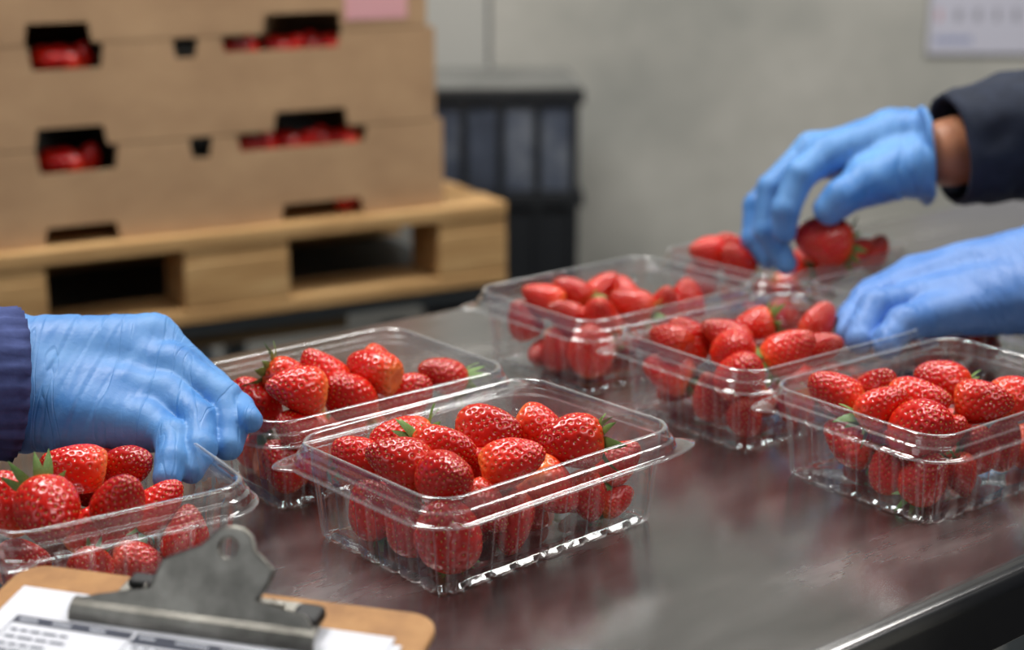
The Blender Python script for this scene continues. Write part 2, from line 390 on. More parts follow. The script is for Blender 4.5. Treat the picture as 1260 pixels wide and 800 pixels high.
def punnet_mesh():
    NP = 520; ts = [i/NP for i in range(NP)]
    hx, hy, r = PL/2, PW_/2, .021
    base = rrect(hx, hy, r, ts)
    sx, sy = hx-r, hy-r; tot = 4*sx+4*sy+2*math.pi*r
    nr = 34
    prof = [(-.050, .0042, 0), (-.020, .0042, 0), (-.0165, .0030, 0), (-.0145, .0008, 0), (-.0125, .0004, 1), (-.0108, .0012, 1), (-.0098, .0036, 1), (-.0090, .010, 1), (-.0080, .020, 1), (-.0070, .030, 1),
            (-.0062, .0365, 1), (-.0058, .039, .7), (-.0056, .0408, .2), (-.0052, .0425, 0), (-.0048, .050, 0), (-.0044, .0565, 0), (-.0040, .0588, 0), (-.0030, .0598, 0), (-.0017, .0598, 0), (-.0006, .0588, 0), (0, .0568, 0),
            (.0006, .0535, 0), (.0012, .0528, 0), (.0026, .0524, 0), (.0031, .0516, 0), (.0034, .0480, 0), (.0040, .0470, 0), (.0060, .0466, 0), (.0072, .0464, 0), (.0076, .0458, 0), (.0072, .0452, 0)]
    V, Fc, ED = [], [], []
    rim_glint = {14: .5, 17: .7, 18: .7, 20: .35, 22: .4, 23: .4, 27: .3, 28: .6, 29: 1., 30: 1., 4: .1, 5: .15}  # painted glint strength per profile loop
    for li, (off, z, fl) in enumerate(prof):
        for i in range(NP):
            (x, y), (nx, ny) = base[i]
            o_ = off; tabx = 0.
            if fl:
                ph = (ts[i]*nr) % 1.0
                pulse = max(0., 1 - abs(ph-.5)/.27); pulse = pulse*pulse*(3-2*pulse)
                o_ -= .0030*pulse*fl
            e_ = rim_glint.get(li, 0.)
            if fl > .5: e_ = max(e_, max(0., 1-abs(abs(((ts[i]*nr) % 1.0)-.5)-.17)/.10)*(.75 if (int(ts[i]*nr)*7) % 3 else .4))  # pale streaks painted beside each rib in place of refracted light
            ED.append(e_)
            # pull tabs at two opposite corners
            if off >= .0040:
                tab = max(0., (nx*ny) * -2)          # corners (+,-) and (-,+)
                tabx = .012*max(0, tab-.35)/.65*min(1, (off-.0035)/.0036)*(1 if nx > 0 else -1)
            # keep rounded when inset
            if o_ < -r*.9:
                k_ = (o_ + r*.9); x_, y_ = x - nx*r*.9, y - ny*r*.9
                V.append((x_*(1 + k_/hx), y_*(1 + k_/hy), z))
            else:
                V.append((x + nx*o_ + tabx, y + ny*o_, z))
    nl = len(prof)
    for l_ in range(nl-1):
        for i in range(NP):
            Fc.append((l_*NP+i, l_*NP+(i+1) % NP, (l_+1)*NP+(i+1) % NP, (l_+1)*NP+i))
    # base panel
    c = len(V); V.append((0, 0, .0042)); ED.append(0.)
    for i in range(NP): Fc.append((c, (i+1) % NP, i))
    me = mesh('punnet', V, Fc, True); at_ = me.attributes.new('fold', 'FLOAT', 'POINT'); at_.data.foreach_set('value', ED); me.materials.append(M['pet'])
    return me
PM = punnet_mesh()

def relax(fixed, fill, hu, hv, floor, top, seed, obs=None, iters=320):
    """settle berries (three balls each) inside the punnet, visible ones held near their places"""
    rg = np.random.default_rng(seed)
    N = len(fixed)+fill
    C = np.zeros((N, 3)); A = np.zeros((N, 3)); Ln = np.zeros(N)
    for i, (c, a, l) in enumerate(fixed): C[i] = c; A[i] = a; Ln[i] = l
    for i in range(len(fixed), N):
        C[i] = (rg.uniform(-hu*.8, hu*.8), rg.uniform(-hv*.8, hv*.8), floor+rg.uniform(.010, .016))
        a = rg.normal(0, 1, 3); a[2] *= .4; A[i] = a/np.linalg.norm(a); Ln[i] = rg.uniform(.029, .034)
    C0 = C.copy(); anchor = np.array([1.]*len(fixed) + [0.]*fill)
    offs = np.array([-.17, .06, .29]); rads = np.array([.325, .315, .19])
    for it in range(iters):
        Pn = C[:, None, :] + A[:, None, :]*(offs[None, :, None]*Ln[:, None, None])
        Rn = rads[None, :]*Ln[:, None]
        Pf, Rf = Pn.reshape(-1, 3), Rn.reshape(-1); own = np.repeat(np.arange(N), 3)
        D = Pf[:, None]-Pf[None]; dist = np.linalg.norm(D, axis=2)+1e-9
        pen = (Rf[:, None]+Rf[None]) - dist
        pen[own[:, None] == own[None]] = 0; pen = np.clip(pen, 0, None)
        mvf = (D/dist[..., None]*pen[..., None]).sum(1)*.22
        if obs is not None and len(obs):
            Do = Pf[:, None]-obs[None, :, :3]; do = np.linalg.norm(Do, axis=2)+1e-9; po = np.clip(Rf[:, None]+obs[None, :, 3]-do, 0, None)
            mvf += (Do/do[..., None]*po[..., None]).sum(1)*.25
        # walls
        for ax_, lim in ((0, hu), (1, hv)):
            over = np.clip(np.abs(Pf[:, ax_])+Rf-lim, 0, None); mvf[:, ax_] -= np.sign(Pf[:, ax_])*over*.5
        under = np.clip(floor-(Pf[:, 2]-Rf), 0, None); mvf[:, 2] += under*.5
        over = np.clip(Pf[:, 2]+Rf-top, 0, None); mvf[:, 2] -= over*.30
        mv = np.zeros((N, 3)); np.add.at(mv, own, mvf)
        # rotate a little from uneven pushes
        tip = mvf.reshape(N, 3, 3)[:, 2]-mvf.reshape(N, 3, 3)[:, 0]
        A += tip/Ln[:, None]*np.where(anchor > 0, .15, .5)[:, None]; A /= np.linalg.norm(A, axis=1, keepdims=True)
        C += mv/1.5
        C += (C0-C)*(anchor*(.06 if it < iters-60 else .0))[:, None]
        C[:, 2] -= .0003*(anchor == 0)
    return C, A, Ln

def punnet(cx, cy, rot, label, blabel, bgroup, vis, fill, seed, top=.076, z=0., tilt=(0, 0)):
    o = link('punnet', PM); o.location = (cx, cy, T+z+.0003); o.rotation_euler = (tilt[0], tilt[1], rot)
    tag(o, label, 'punnet', 'clear punnets of strawberries')
    Mx = o.rotation_euler.to_matrix(); base = Vector(o.location)
    fx = []
    for v in vis:
        px, py, zz, a, e, ln = v[:6]
        pw_ = at_z(px, py, zz); ax = axis(a, e)
        fx.append((Mx.inverted() @ (pw_-base), Mx.inverted() @ ax, ln*.865/1000))
    iM = Mx.inverted(); obs = []
    for p, r_ in HAND_BALLS:
        q = iM @ (p-base)
        if abs(q.x) < PL/2+.03 and abs(q.y) < PW_/2+.03 and q.z < .11: obs.append((q.x, q.y, q.z, r_+.001))
    C, A, Ln = relax(fx, fill, PL/2-.0152, PW_/2-.0152,   .0045, top, seed, np.array(obs) if obs else None)
    for i in range(len(C)):
        v = vis[i] if i < len(vis) else None
        cal = (v[6] if v and len(v) > 6 else (i % 2 == 0))
        var = (i*5+seed) % 6
        up_ = C[i][2] > .036; e0, e1, s0, s1, nm_ = blabel
        zu = e0 if C[i][0] < -.030 else (e1 if C[i][0] > .030 else 'middle'); zv = s0 if C[i][1] < 0 else s1
        lab = ('leafy' if cal else 'leafless') + (' strawberry on top, ' if up_ else ' strawberry low down, ') + zu + ', ' + zv + ', in the ' + nm_
        strawberry(base + Mx @ Vector(C[i]), Mx @ Vector(A[i]), Ln[i], var, lab, bgroup, cal, True, (i*1.7+seed) % 6.28, 1., 1.1 if up_ else .72)
    return o

# ------------------------------------------------------------------ joints of the three gloved hands
def J(px, py, y, r): return (at_y(px, py, y), r)
PALM1 = [[J(-20, 447, .925, .029), J(25, 447, .925, .029), J(188, 419, .945, .0165)], [J(-20, 500, .90, .028), J(25, 500, .90, .028), J(182, 524, .885, .0150)],
        [J(10, 470, .915, .030), J(150, 448, .932, .021), J(212, 455, .925, .0158)], [J(10, 480, .91, .030), J(150, 490, .908, .021), J(205, 491, .905, .0152)],
        [J(60, 480, .935, .024), J(120, 500, .932, .018)]]
FING1 = [[J(182, 524, .885, .0140), J(211, 538, .868, .0102), J(211, 566, .848, .0090), J(206, 587, .838, .0083)],
        [J(205, 491, .905, .0150), J(243, 516, .885, .0110), J(246, 552, .862, .0096), J(235, 579, .850, .0078)],
        [J(212, 455, .925, .0155), J(274, 491, .905, .0114), J(284, 526, .888, .0102), J(281, 548, .876, .0091)],
        [J(188, 419, .945, .0155), J(262, 476, .930, .0105), J(294, 502, .905, .0088), J(307, 517, .885, .0078)],
        [J(70, 480, .938, .018), J(130, 505, .938, .015), J(165, 525, .930, .0125)]]
PALM2 = [[J(1150, 172, 1.345, .0275), J(1095, 172, 1.345, .0255), J(1018, 190, 1.318, .0165)], [J(1145, 208, 1.325, .0265), J(1090, 205, 1.325, .0235), J(1015, 196, 1.350, .0155)],
        [J(1130, 180, 1.35, .026), J(1000, 186, 1.340, .0162)], [J(1130, 190, 1.355, .026), J(992, 196, 1.365, .0150)], [J(1120, 205, 1.318, .024), J(1070, 222, 1.298, .0205)]]
FING2 = [[J(1018, 190, 1.318, .0155), J(984, 216, 1.300, .0128), J(967, 258, 1.290, .0115), J(965, 286, 1.290, .0100)],
        [J(1000, 186, 1.340, .0155), J(950, 232, 1.325, .0128), J(945, 284, 1.312, .0115), J(967, 324, 1.305, .0098)],
        [J(992, 192, 1.362, .0150), J(932, 254, 1.350, .0122), J(928, 294, 1.335, .0110), J(946, 318, 1.325, .0095)],
        [J(988, 202, 1.375, .0130), J(935, 262, 1.368, .0108), J(932, 296, 1.355, .0095), J(946, 312, 1.345, .0085)],
        [J(1100, 212, 1.310, .0220), J(1066, 226, 1.292, .0185), J(1036, 243, 1.283, .0150), J(1021, 257, 1.285, .0135)]]
PALM3 = [[J(1330, 320, 1.20, .029), J(1285, 319, 1.20, .028), J(1125, 340, 1.195, .0160)], [J(1330, 366, 1.17, .028), J(1285, 366, 1.17, .028), J(1146, 389, 1.130, .0155)],
        [J(1290, 335, 1.19, .028), J(1190, 335, 1.185, .022), J(1112, 354, 1.175, .0160)], [J(1290, 350, 1.18, .028), J(1200, 362, 1.160, .022), J(1125, 372, 1.150, .0158)],
        [J(1260, 350, 1.20, .024), J(1180, 365, 1.20, .018)]]
FING3 = [[J(1125, 340, 1.195, .0150), J(1072, 362, 1.185, .0118), J(1048, 388, 1.165, .0105), J(1043, 404, 1.150, .0092)],
        [J(1112, 354, 1.175, .0155), J(1066, 370, 1.155, .0122), J(1046, 396, 1.135, .0108), J(1044, 410, 1.122, .0095)],
        [J(1125, 372, 1.150, .0155), J(1078, 378, 1.130, .0132), J(1062, 405, 1.115, .0118), J(1058, 418, 1.105, .0105)],
        [J(1146, 389, 1.130, .0150), J(1112, 398, 1.105, .0128), J(1094, 418, 1.095, .0112), J(1092, 426, 1.090, .0100)],
        [J(1200, 365, 1.205, .018), J(1130, 385, 1.20, .013), J(1095, 400, 1.185, .011)]]
HELD = at_y(1013, 296, 1.302)
HAND_BALLS = [(HELD, .024)]
for ch in FING1+FING2+FING3+PALM1+PALM2+PALM3:
    for (a, ra), (b_, rb) in zip(ch, ch[1:]):
        for k in range(5): HAND_BALLS.append((a.lerp(b_, k/4), ra+(rb-ra)*k/4))

# berries seen in each punnet: px, py, height above the table, tip direction as seen, tilt to viewer, length mm, calyx shown
visA = [(478, 536, .052, 175, 0, 46, 1), (486, 567, .058, 165, 15, 46, 1), (546, 541, .062, -28, 10, 46, 1), (606, 519, .062, -8, 0, 48, 0),
        (664, 530, .055, -15, 0, 44, 0), (705, 541, .058, 188, 5, 46, 1), (635, 567, .058, 10, 20, 46, 0), (566, 590, .058, 75, 30, 46, 0),
        (588, 570, .045, 20, 30, 34, 0), (421, 633, .024, 115, 15, 44, 1), (478, 662, .022, 85, 20, 44, 0), (553, 672, .030, 120, 25, 54, 1),
        (658, 652, .026, -70, 20, 44, 0), (714, 618, .033, -25, 20, 48, 0), (752, 622, .022, -60, 10, 38, 0), (781, 584, .032, 60, 10, 36, 1),
        (616, 634, .034, -30, 20, 40, 0), (418, 566, .045, 150, 0, 42, 0), (786, 630, .014, 60, 0, 30, 1)]
visB = [(305, 497, .052, 120, 20, 46, 1), (362, 470, .066, -30, 5, 44, 1), (412, 448, .070, 165, 0, 46, 0), (455, 436, .078, 140, 5, 48, 0),
        (432, 486, .060, 165, 10, 46, 0), (372, 508, .054, 170, 10, 46, 0), (494, 470, .062, -15, 10, 46, 0), (548, 463, .056, 160, 10, 42, 1),
        (466, 455, .060, -40, 0, 40, 0), (350, 585, .030, 80, 15, 42, 0), (322, 590, .025, 100, 10, 42, 0), (385, 462, .060, 170, 0, 42, 0)]
visC = [(665, 362, .058, 160, 5, 42, 0), (700, 362, .055, 150, 5, 40, 1), (735, 376, .060, 90, 30, 44, 0), (795, 362, .062, 150, 10, 46, 1), (770, 352, .060, 100, 0, 42, 0),
        (845, 361, .056, 90, 10, 42, 0), (655, 425, .030, 90, 10, 42, 0), (720, 438, .030, 90, 20, 50, 0), (740, 350, .058, 60, 0, 42, 1), (815, 375, .055, 30, 20, 40, 0), (690, 400, .04, 130, 10, 42, 1), (640, 385, .045, 90, 0, 40, 0)]
visE = [(832, 415, .054, 150, 10, 46, 0), (880, 405, .060, 130, 5, 46, 0), (908, 434, .058, 85, 35, 44, 0), (972, 414, .064, 60, 15, 48, 1), (925, 402, .055, 200, 0, 42, 1), (1010, 428, .052, 20, 20, 38, 0),
        (808, 455, .034, 160, 10, 46, 1), (848, 492, .026, 80, 15, 42, 0), (895, 508, .030, 90, 20, 50, 0), (910, 520, .024, 60, 20, 40, 0), (795, 430, .05, 120, 10, 40, 0), (1020, 400, .052, 60, 0, 40, 0)]
visD = [(1025, 482, .058, 160, 5, 44, 0), (1082, 464, .064, 80, 25, 42, 1), (1135, 487, .062, -20, 15, 48, 0), (1160, 455, .066, 155, 5, 44, 1), (1217, 488, .060, -10, 10, 44, 0),
        (1100, 506, .055, 40, 20, 42, 1), (1150, 520, .048, 10, 20, 38, 0), (1003, 556, .030, 170, 10, 46, 1), (1068, 585, .022, 100, 15, 38, 0), (1120, 590, .032, 90, 25, 54, 0),
        (1162, 590, .028, 70, 20, 44, 1), (1225, 566, .030, 80, 10, 40, 0), (1252, 552, .030, 70, 10, 42, 0), (1265, 500, .055, 0, 0, 44, 0), (1190, 580, .02, 250, 10, 34, 1)]
visG = [(62, 622, .060, -60, 35, 48, 1), (152, 614, .058, 60, 35, 44, 0), (92, 574, .054, 170, 20, 44, 0), (170, 572, .048, 10, 20, 40, 0), (130, 562, .044, 170, 0, 40, 0),
        (262, 640, .020, 200, 10, 30, 1), (12, 620, .05, 120, 10, 44, 0), (215, 640, .028, 80, 20, 42, 1), (255, 640, .026, 90, 10, 40, 0), (120, 650, .03, 60, 20, 44, 0)]
visX = [(855, 304, .060, 180, 0, 46, 0), (905, 305, .058, 170, 0, 44, 1), (880, 302, .062, 150, 0, 42, 0), (1075, 318, .056, 20, 0, 42, 0), (1030, 325, .05, 20, 0, 40, 1), (1100, 312, .055, 20, 0, 42, 0), (850, 320, .05, 100, 0, 40, 0), (985, 325, .03, 90, 0, 36, 0)]
visY = [(1225, 405, .050, 60, 0, 42, 0), (1170, 415, .045, 120, 0, 40, 0), (1265, 400, .05, 20, 0, 42, 1)]

punnet(-.0141, .8731, .7316, 'clear plastic punnet of strawberries beside the clipboard corner, its whole front open to view', ('clip end', 'punnet-row end', 'table-edge side', 'pallet side', 'clipboard-corner punnet'), 'strawberries in the punnet by the clipboard corner', visA, 11, 1, .069)
punnet(-.1125, .9925, .69, 'clear punnet with one bare end, behind the punnet at the clipboard corner', ('gloved-hand end', 'crate end', 'clipboard side', 'pallet side', 'half-bare punnet'), 'strawberries in the half-bare punnet', visB, 9, 2, .080)
punnet(.0822, 1.2145, .69, 'clear punnet of strawberries in front of the dark crates, end of its row', ('pallet end', 'lifted-berry end', 'flat-hand side', 'crate side', 'punnet before the crates'), 'strawberries in the punnet before the crates', visC, 9, 3, .067)
punnet(.1830, 1.0925, .655, 'clear punnet that a flat gloved hand is resting over, middle of its row', ('open-table end', 'wrist end', 'table-edge side', 'crate side', 'punnet under flat gloved fingers'), 'strawberries in the middle punnet', visE, 9, 4, .068)
punnet(.2738, .9676, .655, 'clear punnet of strawberries next to the table edge, all filled to the rim', ('open-table end', 'sleeve end', 'table-edge side', 'flat-hand side', 'table-edge punnet'), 'strawberries in the punnet at the table edge', visD, 9, 5, .070)
punnet(.238, 1.348, .69, 'clear punnet beneath the hand lifting a strawberry', ('crate end', 'sleeve end', 'flat-hand side', 'wall side', 'punnet below the lifted strawberry'), 'strawberries in the punnet being picked over', visX, 8, 6, .070)
punnet(.3425, 1.232, .655, 'clear punnet mostly hidden under the wrist of the flat gloved hand', ('finger end', 'sleeve end', 'table-edge side', 'wall side', 'punnet under the gloved wrist'), 'strawberries in the hidden punnet', visY, 9, 7)
gU = Vector((.834, .552)); gV = Vector((-.552, .834))
gF = Vector((at_z(51, 654, .0595).x, at_z(51, 654, .0595).y)); gR = Vector((at_z(269, 606, .0595).x, at_z(269, 606, .0595).y))
gc = (gF+gR)/2; gdir = (gR-gF).normalized(); gn = Vector((-gdir.y, gdir.x)); gc = gc + gn*(PL/2)
punnet(gc.x, gc.y, math.atan2(gn.y, gn.x), 'clear punnet of strawberries behind the metal clip, under a reaching gloved hand', ('clip end', 'sleeve end', 'fingertip side', 'outer side', 'punnet behind the metal clip'), 'strawberries in the punnet behind the clip', visG, 9, 8, .070)

# ------------------------------------------------------------------ implicit surfaces for hands and bodies
def sd_cone(P_, a, b, ra, rb):
    a, b = np.array(a), np.array(b); ba = b-a; l2 = ba@ba
    t = np.clip(((P_-a)@ba)/max(l2, 1e-12), 0, 1)
    return np.linalg.norm(P_-a-t[..., None]*ba, axis=-1) - (ra+(rb-ra)*t)
def smin(a, b, k):
    h = np.clip(.5+.5*(b-a)/k, 0, 1); return b+(a-b)*h-k*h*(1-h)
def surface_nets(D, org, st):
    ins = D < 0; nx, ny, nz = D.shape
    c = [ins[dx:nx-1+dx, dy:ny-1+dy, dz:nz-1+dz] for dx in (0, 1) for dy in (0, 1) for dz in (0, 1)]
    cnt = sum(x.astype(np.int8) for x in c); act = (cnt > 0) & (cnt < 8)
    idx = -np.ones(act.shape, np.int64); cells = np.argwhere(act); idx[act] = np.arange(len(cells))
    acc = np.zeros((len(cells), 3)); num = np.zeros(len(cells))
    cor = [(dx, dy, dz) for dx in (0, 1) for dy in (0, 1) for dz in (0, 1)]
    for i in range(8):
        for j in range(i+1, 8):
            if sum(abs(a-b) for a, b in zip(cor[i], cor[j])) != 1: continue
            pi, pj = np.array(cor[i]), np.array(cor[j])
            di = D[tuple((cells+pi).T)]; dj = D[tuple((cells+pj).T)]
            x = (di < 0) != (dj < 0); t = np.where(x, di/(di-dj+1e-15), 0)
            acc[x] += (pi+(pj-pi)*t[:, None])[x]; num[x] += 1
    V = (cells+acc/num[:, None])*st+org
    Fc = []
    for ax in range(3):
        b, c2 = (ax+1) % 3, (ax+2) % 3
        s0 = [slice(1, -1)]*3; s1 = [slice(1, -1)]*3; s0[ax] = slice(0, -1); s1[ax] = slice(1, None)
        A0, A1 = ins[tuple(s0)], ins[tuple(s1)]
        e = np.argwhere(A0 != A1)
        if not len(e): continue
        fl = A0[tuple(e.T)]
        off = np.array([1, 1, 1]); off[ax] = 0
        g0 = e+off
        def cell(db, dc):
            q = g0.copy(); q[:, b] -= db; q[:, c2] -= dc; return idx[tuple(q.T)]
        q = np.stack([cell(1, 1), cell(0, 1), cell(0, 0), cell(1, 0)], 1)
        q[~fl] = q[~fl][:, ::-1]
        Fc.append(q)
    return V, np.concatenate(Fc)
def grid_eval(fn, lo, hi, st):
    lo, hi = np.array(lo), np.array(hi); n = np.ceil((hi-lo)/st).astype(int)+1
    ax = [lo[i]+np.arange(n[i])*st for i in range(3)]
    G = np.stack(np.meshgrid(*ax, indexing='ij'), -1)
    return surface_nets(fn(G), lo, st)
def vnormals(V, Fc):
    n = np.cross(V[Fc[:, 2]]-V[Fc[:, 0]], V[Fc[:, 3]]-V[Fc[:, 1]]); N = np.zeros_like(V)
    for k in range(4): np.add.at(N, Fc[:, k], n)
    return N/np.linalg.norm(N, axis=1, keepdims=True).clip(1e-12)
def lap(V, Fc, it):
    for _ in range(it):
        S_ = np.zeros_like(V); c = np.zeros(len(V))
        for k in range(4):
            np.add.at(S_, Fc[:, k], V[Fc[:, (k+1) % 4]]+V[Fc[:, (k-1) % 4]]); np.add.at(c, Fc[:, k], 2)
        V = V*.5+S_/c[:, None]*.5
    return V
def chains_bounds(chains, pad):
    P_ = np.array([list(p)+[r] for ch in chains for p, r in ch]); r = P_[:, 3:4]
    return (P_[:, :3]-r).min(0)-pad, (P_[:, :3]+r).max(0)+pad
def chain_sd(G, ch):
    d = None
    for (a, ra), (b, rb) in zip(ch, ch[1:]):
        e = sd_cone(G, a, b, ra, rb); d = e if d is None else smin(d, e, .003)
    return d
def hand(name, palm, fingers, mat_, parent, arm_axis, crease, cut=None, k_palm=.008, k_f=.005, st=.0012):
    """glove: palm chains blended softly, each finger its own chain rooted in the palm"""
    lo, hi = chains_bounds(palm+fingers, .008)
    def fn(G):
        d = None
        for ch in palm:
            e = chain_sd(G, ch); d = e if d is None else smin(d, e, k_palm)
        f = None
        for ch in fingers:
            e = chain_sd(G, ch); f = e if f is None else smin(f, e, .0004)
        d = smin(d, f, k_f)
        if cut is not None:
            p0, n0 = np.array(cut[0]), np.array(cut[1]); d = np.maximum(d, (G-p0)@n0)
        return d
    V, Fc = grid_eval(fn, lo, hi, st)
    V = lap(V, Fc, 1); N = vnormals(V, Fc)
    ax = Vector(arm_axis).normalized(); side = ax.cross(Vector((0, -.5, 1))).normalized(); third = ax.cross(side)
    disp = np.zeros(len(V))
    p0 = Vector(palm[0][0][0])
    for i, p in enumerate(V):
        q = Vector(p)-p0; u = q.dot(ax); s_ = q.dot(side); t_ = q.dot(third)
        uu = u + crease[0]*t_ + crease[1]*s_
        # stretched folds running across the hand, strong near the wrist, fading to the fingers
        wv = mnoise.noise(Vector((uu*80, s_*9, t_*9+3)))
        w2 = mnoise.noise(Vector((uu*210+9, s_*42, t_*42)))
        fade = max(.18, min(1, 1-(u-.02)/.11))
        fold = max(0, 1-abs(wv)/.16); f2 = max(0, 1-abs(w2)/.20)
        disp[i] = fade*(-.0013*fold*fold + .0006*max(0, 1-abs(wv-.22)/.16) + .0005*wv) + .00025*w2
    V = V + N*disp[:, None]
    V = lap(V, Fc, 1)
    me = mesh(name, V, Fc, True)
    return link(name, me, mat_, parent)
def sleeve(name, pts, rads, mat_, parent, seed, fold=.006, thick=.004, n=96, flat=1.0, ring_step=.006, rib=.0):
    """cloth tube along a path with folds; first point is the cuff, turned in on itself"""
    P_ = [Vector(p) for p in pts]
    # resample
    L_ = [0]
    for a, b in zip(P_, P_[1:]): L_.append(L_[-1]+(b-a).length)
    tot = L_[-1]; m_ = max(8, int(tot/ring_step)); V, Fc = [], []
    rings = []
    def at(d):
        d = max(0, min(tot-1e-6, d))
        for i in range(len(L_)-1):
            if d <= L_[i+1]:
                t = (d-L_[i])/(L_[i+1]-L_[i]); return P_[i].lerp(P_[i+1], t), rads[i]+(rads[i+1]-rads[i])*t
        return P_[-1], rads[-1]
    seq = [(.03-.03*i/5, -thick) for i in range(6)] + [(tot*i/m_, 0) for i in range(m_+1)]
    up = Vector((0, -.3, 1))
    for d, dr in seq:
        c = sum(((at(d+k*.012)[0]) for k in (-1, 0, 1)), Vector())/3 if 0.02 < d < tot-.02 else at(d)[0]
        r = at(d)[1]
        dirv = (at(min(d+.02, tot))[0]-at(max(d-.02, 0))[0]).normalized()
        a = dirv.cross(up).normalized(); b = dirv.cross(a)
        for k in range(n):
            th = 2*math.pi*k/n
            nz_ = mnoise.noise(Vector((d*26+seed, math.cos(th)*1.3, math.sin(th)*1.3+d*9)))
            n2_ = mnoise.noise(Vector((d*70+seed+5, math.cos(th)*2.4, math.sin(th)*2.4)))
            hem = .0012*max(0, 1-abs(d-.018)/.004)+rib*abs(math.sin(th*13+2*nz_))*max(0, 1-d/.05)
            rr = r+dr+fold*(nz_*min(1, .35+d/.06)+.3*n2_)-hem
            V.append(c+(a*math.cos(th)*flat+b*math.sin(th))*rr)
    nr_ = len(seq)
    for i in range(nr_-1):
        for k in range(n): Fc.append((i*n+k, i*n+(k+1) % n, (i+1)*n+(k+1) % n, (i+1)*n+k))
    return link(name, mesh(name, V, Fc, True), mat_, parent)
def blob_body(name, chains, mat_, parent, st=.012, k=.03):
    lo, hi = chains_bounds(chains, .03)
    def fn(G):
        d = None
        for ch in chains:
            e = chain_sd(G, ch); d = e if d is None else smin(d, e, k)
        return d
    V, Fc = grid_eval(fn, lo, hi, st); V = lap(V, Fc, 2)
    return link(name, mesh(name, V, Fc, True), mat_, parent)

def worker(name, label, centre, fwd, arms, jacket, skin_r):
    """standing figure: body (head, neck, forearms), jacket, trousers, cap; arms = list of (side, elbow, wrist)"""
    c = Vector(centre); f = Vector(fwd).normalized(); lft = Vector((0, 0, 1)).cross(f)
    root = empty(name, (c.x, c.y, 0))
    root.location = (0, 0, 0)
    tag(root, label, 'person')
    hip = c+Vector((0, 0, .92)); chest = c+Vector((0, 0, 1.22))+f*.05; neck = c+Vector((0, 0, 1.40))+f*.09; head = c+Vector((0, 0, 1.56))+f*.13
    sh = {s: c+Vector((0, 0, 1.33))+f*.08+lft*(.175*s) for s in (1, -1)}
    body, jk = [[(neck-Vector((0, 0, .12)), .06), (neck, .055), (head-Vector((0, 0, .05))+f*.01, .065)], [(head-Vector((0, 0, .04))+f*.015, .07), (head+Vector((0, 0, .05)), .088)],
                [(head+f*.085-Vector((0, 0, .01)), .014), (head+f*.10-Vector((0, 0, .03)), .016)], [(chest, .10), (neck-Vector((0, 0, .10)), .06)]], []
    jk.append([(hip-Vector((0, 0, .06))+lft*.06, .135), (chest+lft*.06, .135)]); jk.append([(hip-Vector((0, 0, .06))-lft*.06, .135), (chest-lft*.06, .135)])
    jk.append([(chest+lft*.08, .11), (sh[1], .075)]); jk.append([(chest-lft*.08, .11), (sh[-1], .075)]); jk.append([(neck-Vector((0, 0, .06)), .075), (chest, .12)])
    for s, elbow, wrist in arms:
        body.append([(chest+lft*.1*s, .06), (sh[s], .05), (elbow, .040), (elbow.lerp(wrist, .5), .037), (wrist, skin_r)])
        jk.append([(sh[s], .076), (sh[s].lerp(elbow, .5), .066), (elbow, .058)])
    bo = blob_body('body', body, M['skin'], root, st=.007, k=.012)
    ja = blob_body('jacket', jk, jacket, root, st=.011)
    legs = [[(hip+lft*.07*s, .115), (c+lft*.095*s+Vector((0, 0, .48)), .075), (c+lft*.10*s+Vector((0, 0, .06)), .058)] for s in (1, -1)]
    blob_body('trousers', legs, M['trouser'], root, st=.014)
    for s in (1, -1):
        p = c+lft*.10*s; blob_body('boot', [[(p+Vector((0, 0, .05)), .048), (p+f*.15+Vector((0, 0, .038)), .038)], [(p+Vector((0, 0, .05)), .048), (p+Vector((0, 0, .14)), .05)]], M['black'], root, st=.01)
    blob_body('hair_cap', [[(head+Vector((0, 0, .062))-f*.02, .096), (head+Vector((0, 0, .075)), .09)]], M['cap'], root, st=.01)
    return root

# --- worker whose hand reaches in beside the clipboard
fL = Vector((.629, -.778, 0))
wr1 = at_y(-25, 472, .905); el1 = wr1+Vector((-.235, -.035, .07))
p1 = worker('person', 'person in a blue work sleeve reaching a gloved hand down behind the clip', (-.71, 1.16, 0), fL,
            [(-1, el1, wr1), (1, Vector((-.62, 1.36, 1.10)), Vector((-.60, 1.40, .88)))], M['denim'], .028)
hand('glove', PALM1, FING1, M['glove'], p1, at_y(200, 470, .915)-at_y(0, 470, .915), (.35, .2))
sleeve('sleeve', [Vector((-.598, 1.402, .90)), Vector((-.605, 1.39, .96)), Vector((-.62, 1.36, 1.10))], [.044, .047, .056], M['denim'], p1, 6.2, fold=.005)
sleeve('sleeve', [at_y(19, 472, .905), at_y(-40, 470, .893), at_y(-180, 462, .872), el1], [.0475, .0465, .050, .058], M['denim'], p1, 3.1, fold=.005, rib=.003)

# --- worker picking with both hands
fR = Vector((-.629, .778, 0))
wr2 = at_y(1165, 188, 1.335); el2 = at_y(1440, 130, 1.37)
wr3 = at_y(1330, 342, 1.185); el3 = at_y(1640, 330, 1.15)
p2 = worker('person', 'person in dark navy sleeves sorting strawberries with both gloved hands', (.765, .90, 0), fR,
            [(-1, el2, wr2), (1, el3, wr3)], M['navy'], .029)
cutn = (at_y(1141, 190, 1.33)-at_y(1080, 196, 1.33)).normalized()
hand('glove', PALM2, FING2, M['glove'], p2, at_y(1000, 195, 1.33)-at_y(1140, 190, 1.33), (.3, .3), cut=(at_y(1139, 190, 1.33), cutn))
